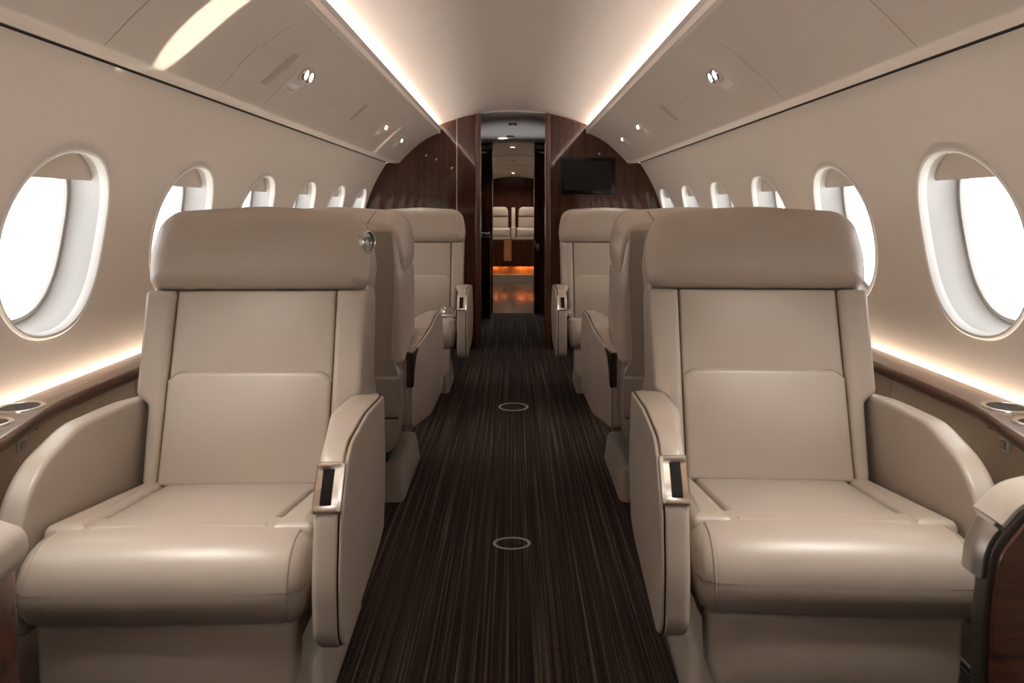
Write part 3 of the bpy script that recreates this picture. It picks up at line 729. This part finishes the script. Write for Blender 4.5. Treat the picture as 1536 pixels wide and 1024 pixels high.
# ------------------------------------------------------------------ fittings on the overhead panels
def frame_of(px, py):
    p, n, d = pan_pix(px, py)
    y = Vector((0, 1, 0)); m = Matrix((d, y, n)).transposed()
    if m.determinant() < 0: m = Matrix((d, -y, n)).transposed()
    return Matrix.Translation(p) @ m.to_4x4()
def reading_light(px, py, label, sd=.075, sy=.075):
    mt = frame_of(px, py)
    o = thing('reading_light', label, 'reading light', group='overhead reading lights'); o.matrix_world = mt
    XY = lambda x, y, z: (x, y, z)
    b = bmesh.new()    # frame
    o1 = rpoly([(-sd, -sy), (sd, -sy), (sd, sy), (-sd, sy)], .022, 0, 6); o2 = rpoly([(-sd, -sy), (sd, -sy), (sd, sy), (-sd, sy)], .022, .012, 6)
    loft(b, [[(p.x, p.y, .0005) for p in o1], [(p.x, p.y, .003) for p in rpoly([(-sd, -sy), (sd, -sy), (sd, sy), (-sd, sy)], .022, .002, 6)], [(p.x, p.y, .003) for p in rpoly([(-sd, -sy), (sd, -sy), (sd, sy), (-sd, sy)], .022, .010, 6)], [(p.x, p.y, .0012) for p in o2]], False, True)
    link('bezel', b, 'ceiling_paint', o, 30)
    b = bmesh.new(); n = 8; k = .80
    loft(b, [[(sd*(.02+.70*i/n), sy*k*(j/4-1), .0016+.010*math.sin(math.pi*i/n)**2*(1-(abs(j/4-1))**4)) for j in range(9)] for i in range(n+1)], False, False, False); link('lit_scoop', b, 'white_plastic', o)  # lamplight on the recess bottom put in as a paler raised tile
    for q in (-1, 1):
        mm = Matrix.Translation((-sd*.30, q*sy*.42, .006)) @ Matrix.Scale(sy/.062, 4) @ Matrix.Rotation(math.radians(-24), 4, 'Y')
        b = bmesh.new(); lathe(b, [(.022, -.012), (.024, .004), (.021, .010), (.018, .008)], mm, 24); hd = link('lamp_head', b, 'chrome', o)
        b = bmesh.new(); lathe(b, [(.018, .007), (.010, .010), (.001, .011)], mm, 24); link('lens', b, 'lamp_lens', hd)
reading_light(452, 117, 'nearest twin reading light on the left overhead panel beside the speaker grille')
reading_light(1080, 117, 'nearest twin reading light on the right overhead panel')
reading_light(770-800, -100, 'twin reading light above the front left seat, out of frame')
reading_light(770+800, -100, 'twin reading light above the front right seat, out of frame')
reading_light(573, 193, 'middle twin reading light on the left overhead panel', .07, .055)
reading_light(963, 192, 'middle twin reading light on the right overhead panel', .07, .055)
reading_light(598, 212, 'farthest twin reading light on the left panel, next to the bulkhead', .06, .05)
reading_light(938, 210, 'farthest twin reading light on the right panel, next to the bulkhead', .06, .05)
g = thing('speaker_grille', 'ribbed speaker grille beside the nearest left reading light', 'speaker grille'); g.matrix_world = frame_of(419, 103)
b = bmesh.new(); pillow(b, [(-.085, -.036), (.085, -.036), (.085, .036), (-.085, .036)], .008, -.002, .003, .001, .001, fmap=lambda x, y, z: (x, y, z)); link('frame', b, 'panel_paint', g)
b = bmesh.new()
for i in range(26): box(b, -.078+i*.006, -.0755+i*.006, -.031, .031, .002, .0045)
link('grille', b, 'shade_plastic', g, smooth=0)
def hatch(px, py, label, hd, hy, mat='panel_paint', recess=False):
    o = thing('air_vent' if recess else 'access_hatch', label, 'air vent' if recess else 'access hatch', group='overhead vents' if recess else 'overhead hatches'); o.matrix_world = frame_of(px, py)
    b = bmesh.new(); pillow(b, [(-hd, -hy), (hd, -hy), (hd, hy), (-hd, hy)], .012, -.001, .0018, .0005, .0012, fmap=lambda x, y, z: (x, y, z)); link('cover', b, mat, o)
    b = bmesh.new()
    loft(b, [[(p.x, p.y, .0006) for p in rpoly([(-hd, -hy), (hd, -hy), (hd, hy), (-hd, hy)], .012, dd, 6)] for dd in (0, -.0025)], False, False); link('joint', b, 'panel_line', o)
    if recess:
        b = bmesh.new(); pillow(b, [(-hd*.85, -hy*.6), (hd*.85, -hy*.6), (hd*.85, hy*.6), (-hd*.85, hy*.6)], .006, .001, .004, .001, .001, fmap=lambda x, y, z: (x, y, z)); link('flap', b, 'shade_plastic', o)
hatch(508, 157, 'oblong hatch on the left overhead panel between the near and middle lights', .08, .055)
hatch(537, 168, 'small air vent behind the oblong hatch on the left overhead panel', .07, .055, recess=True)
hatch(1022, 158, 'oblong hatch on the right overhead panel between the near and middle lights', .08, .055)
hatch(1003, 168, 'small air vent behind the oblong hatch on the right overhead panel', .07, .055, recess=True)
hatch(1110, 100, 'rounded access hatch just nearer than the first right reading light', .11, .055)
hatch(384, 92, 'rounded access hatch just nearer than the left speaker grille', .11, .075)

# ------------------------------------------------------------------ inlaid rings in the carpet
for X, Y, rx, ry, lab in ((0, 4.28, .088, .088, 'oval metal ring in the aisle carpet, farther one'), (-.005, 2.537, .066, .046, 'oval metal ring in the aisle carpet, nearer one')):
    o = thing('floor_ring', lab, 'floor ring', (X, Y, 0), group='rings inlaid in the carpet')
    b = bmesh.new(); torus(b, 1, .09, Matrix.Translation((0, 0, .001)) @ Matrix.Diagonal((rx*.92, ry*.92, .05*.6, 1)), 56, 8); link('ring', b, 'ring_grey', o, 60)
    b = bmesh.new(); lathe(b, [(.50, 0), (.50, .0015), (.44, .0025), (.001, .0025)], Matrix.Diagonal((rx, ry, 1, 1)), 40); link('disc', b, 'carpet', o)
    b = bmesh.new(); torus(b, 1, .06, Matrix.Translation((0, 0, .002)) @ Matrix.Diagonal((rx*.47, ry*.47, .02, 1)), 40, 8); link('inner_ring', b, 'bronze', o, 60)

# ------------------------------------------------------------------ light
w = bpy.data.worlds.new('World'); SC.world = w; w.use_nodes = True
bg = w.node_tree.nodes['Background']; bg.inputs[0].default_value = (.93, .965, 1.0, 1); bg.inputs[1].default_value = 3.6
def lamp(name, kind, loc, target, energy, col, **kw):
    L = bpy.data.lights.new(name, kind); L.energy = energy; L.color = col
    for k, v in kw.items(): setattr(L, k, v)
    o = bpy.data.objects.new(name, L); COL.objects.link(o); o.location = loc
    o.rotation_euler = (Vector(target)-Vector(loc)).to_track_quat('-Z', 'Y').to_euler()
    return o
# sun glint thrown up through the right window onto the left overhead panel
g = lamp('sun_glint', 'SPOT', (1.65, 1.95, 1.125), (-.795, 1.945, 1.668), 470., (1., .90, .76), spot_size=math.radians(8.6), spot_blend=.35, shadow_soft_size=.006); g.scale = (.40, 1, 1)
g = lamp('sun_glint', 'SPOT', (1.65, 4.97, 1.14), (-.85, 4.95, 1.61), 160., (1., .90, .76), spot_size=math.radians(7), spot_blend=.5, shadow_soft_size=.006); g.scale = (.22, 1, 1)
# the reading lights shine on the seats below them
for sx in (-1, 1):
    for (lx, ly, lz), ty, e in (((.895, 1.14, 1.545), 1.58, 46.), ((.77, 2.77, 1.66), 3.2, 5.), ((.72, 4.05, 1.69), 4.35, 6.), ((.72, 4.75, 1.69), 4.45, 5.)):
        lamp('reading_lamp', 'SPOT', (sx*lx, ly, lz), (sx*.62, ty, .45), e, (1., .95, .88), spot_size=math.radians(75), spot_blend=1., shadow_soft_size=.14)
# downlights in the aft part and corridor, plus an added upward fill
for yy, zz in ((8.75, 1.85), (9.85, 1.77), (11.2, 1.66)): lamp('aft_downlight', 'SPOT', (-.005, yy, zz), (-.005, yy, 0), 20., (1., .86, .72), spot_size=2.6, spot_blend=.6, shadow_soft_size=.03)
lamp('corridor_downlight', 'SPOT', (-.115, 7.75, 1.86), (-.15, 7.78, 0), 9., (1., .95, .90), spot_size=1.5, spot_blend=.8, shadow_soft_size=.03)
lamp('corridor_fill', 'SPOT', (0, 7.3, .95), (0, 7.2, 2.), 11., (1., .97, .94), spot_size=1.3, spot_blend=.8, shadow_soft_size=.05)  # no fixture here: unseen spot added to brighten the grey ceiling

# ------------------------------------------------------------------ camera
cam = bpy.data.cameras.new('camera'); co = bpy.data.objects.new('camera', cam); COL.objects.link(co)
cam.sensor_fit = 'HORIZONTAL'; cam.sensor_width = 36.; cam.lens = 36.*F/1536
cam.shift_x = -2/1536; cam.shift_y = -200/1536
co.location = (0, 0, H); co.rotation_euler = (math.pi/2, 0, 0)
cam.clip_start = .05
cam.dof.use_dof = True; cam.dof.focus_distance = 2.6; cam.dof.aperture_fstop = 5.6
SC.camera = co
vs = SC.view_settings; vs.view_transform = 'Standard'; vs.look = 'None'; vs.gamma = 1; vs.exposure = .34; vs.use_curve_mapping = False
SC.cycles.use_denoising = True
SC.cycles.max_bounces = 12; SC.cycles.diffuse_bounces = 8; SC.cycles.transparent_max_bounces = 12; SC.cycles.sample_clamp_indirect = 8
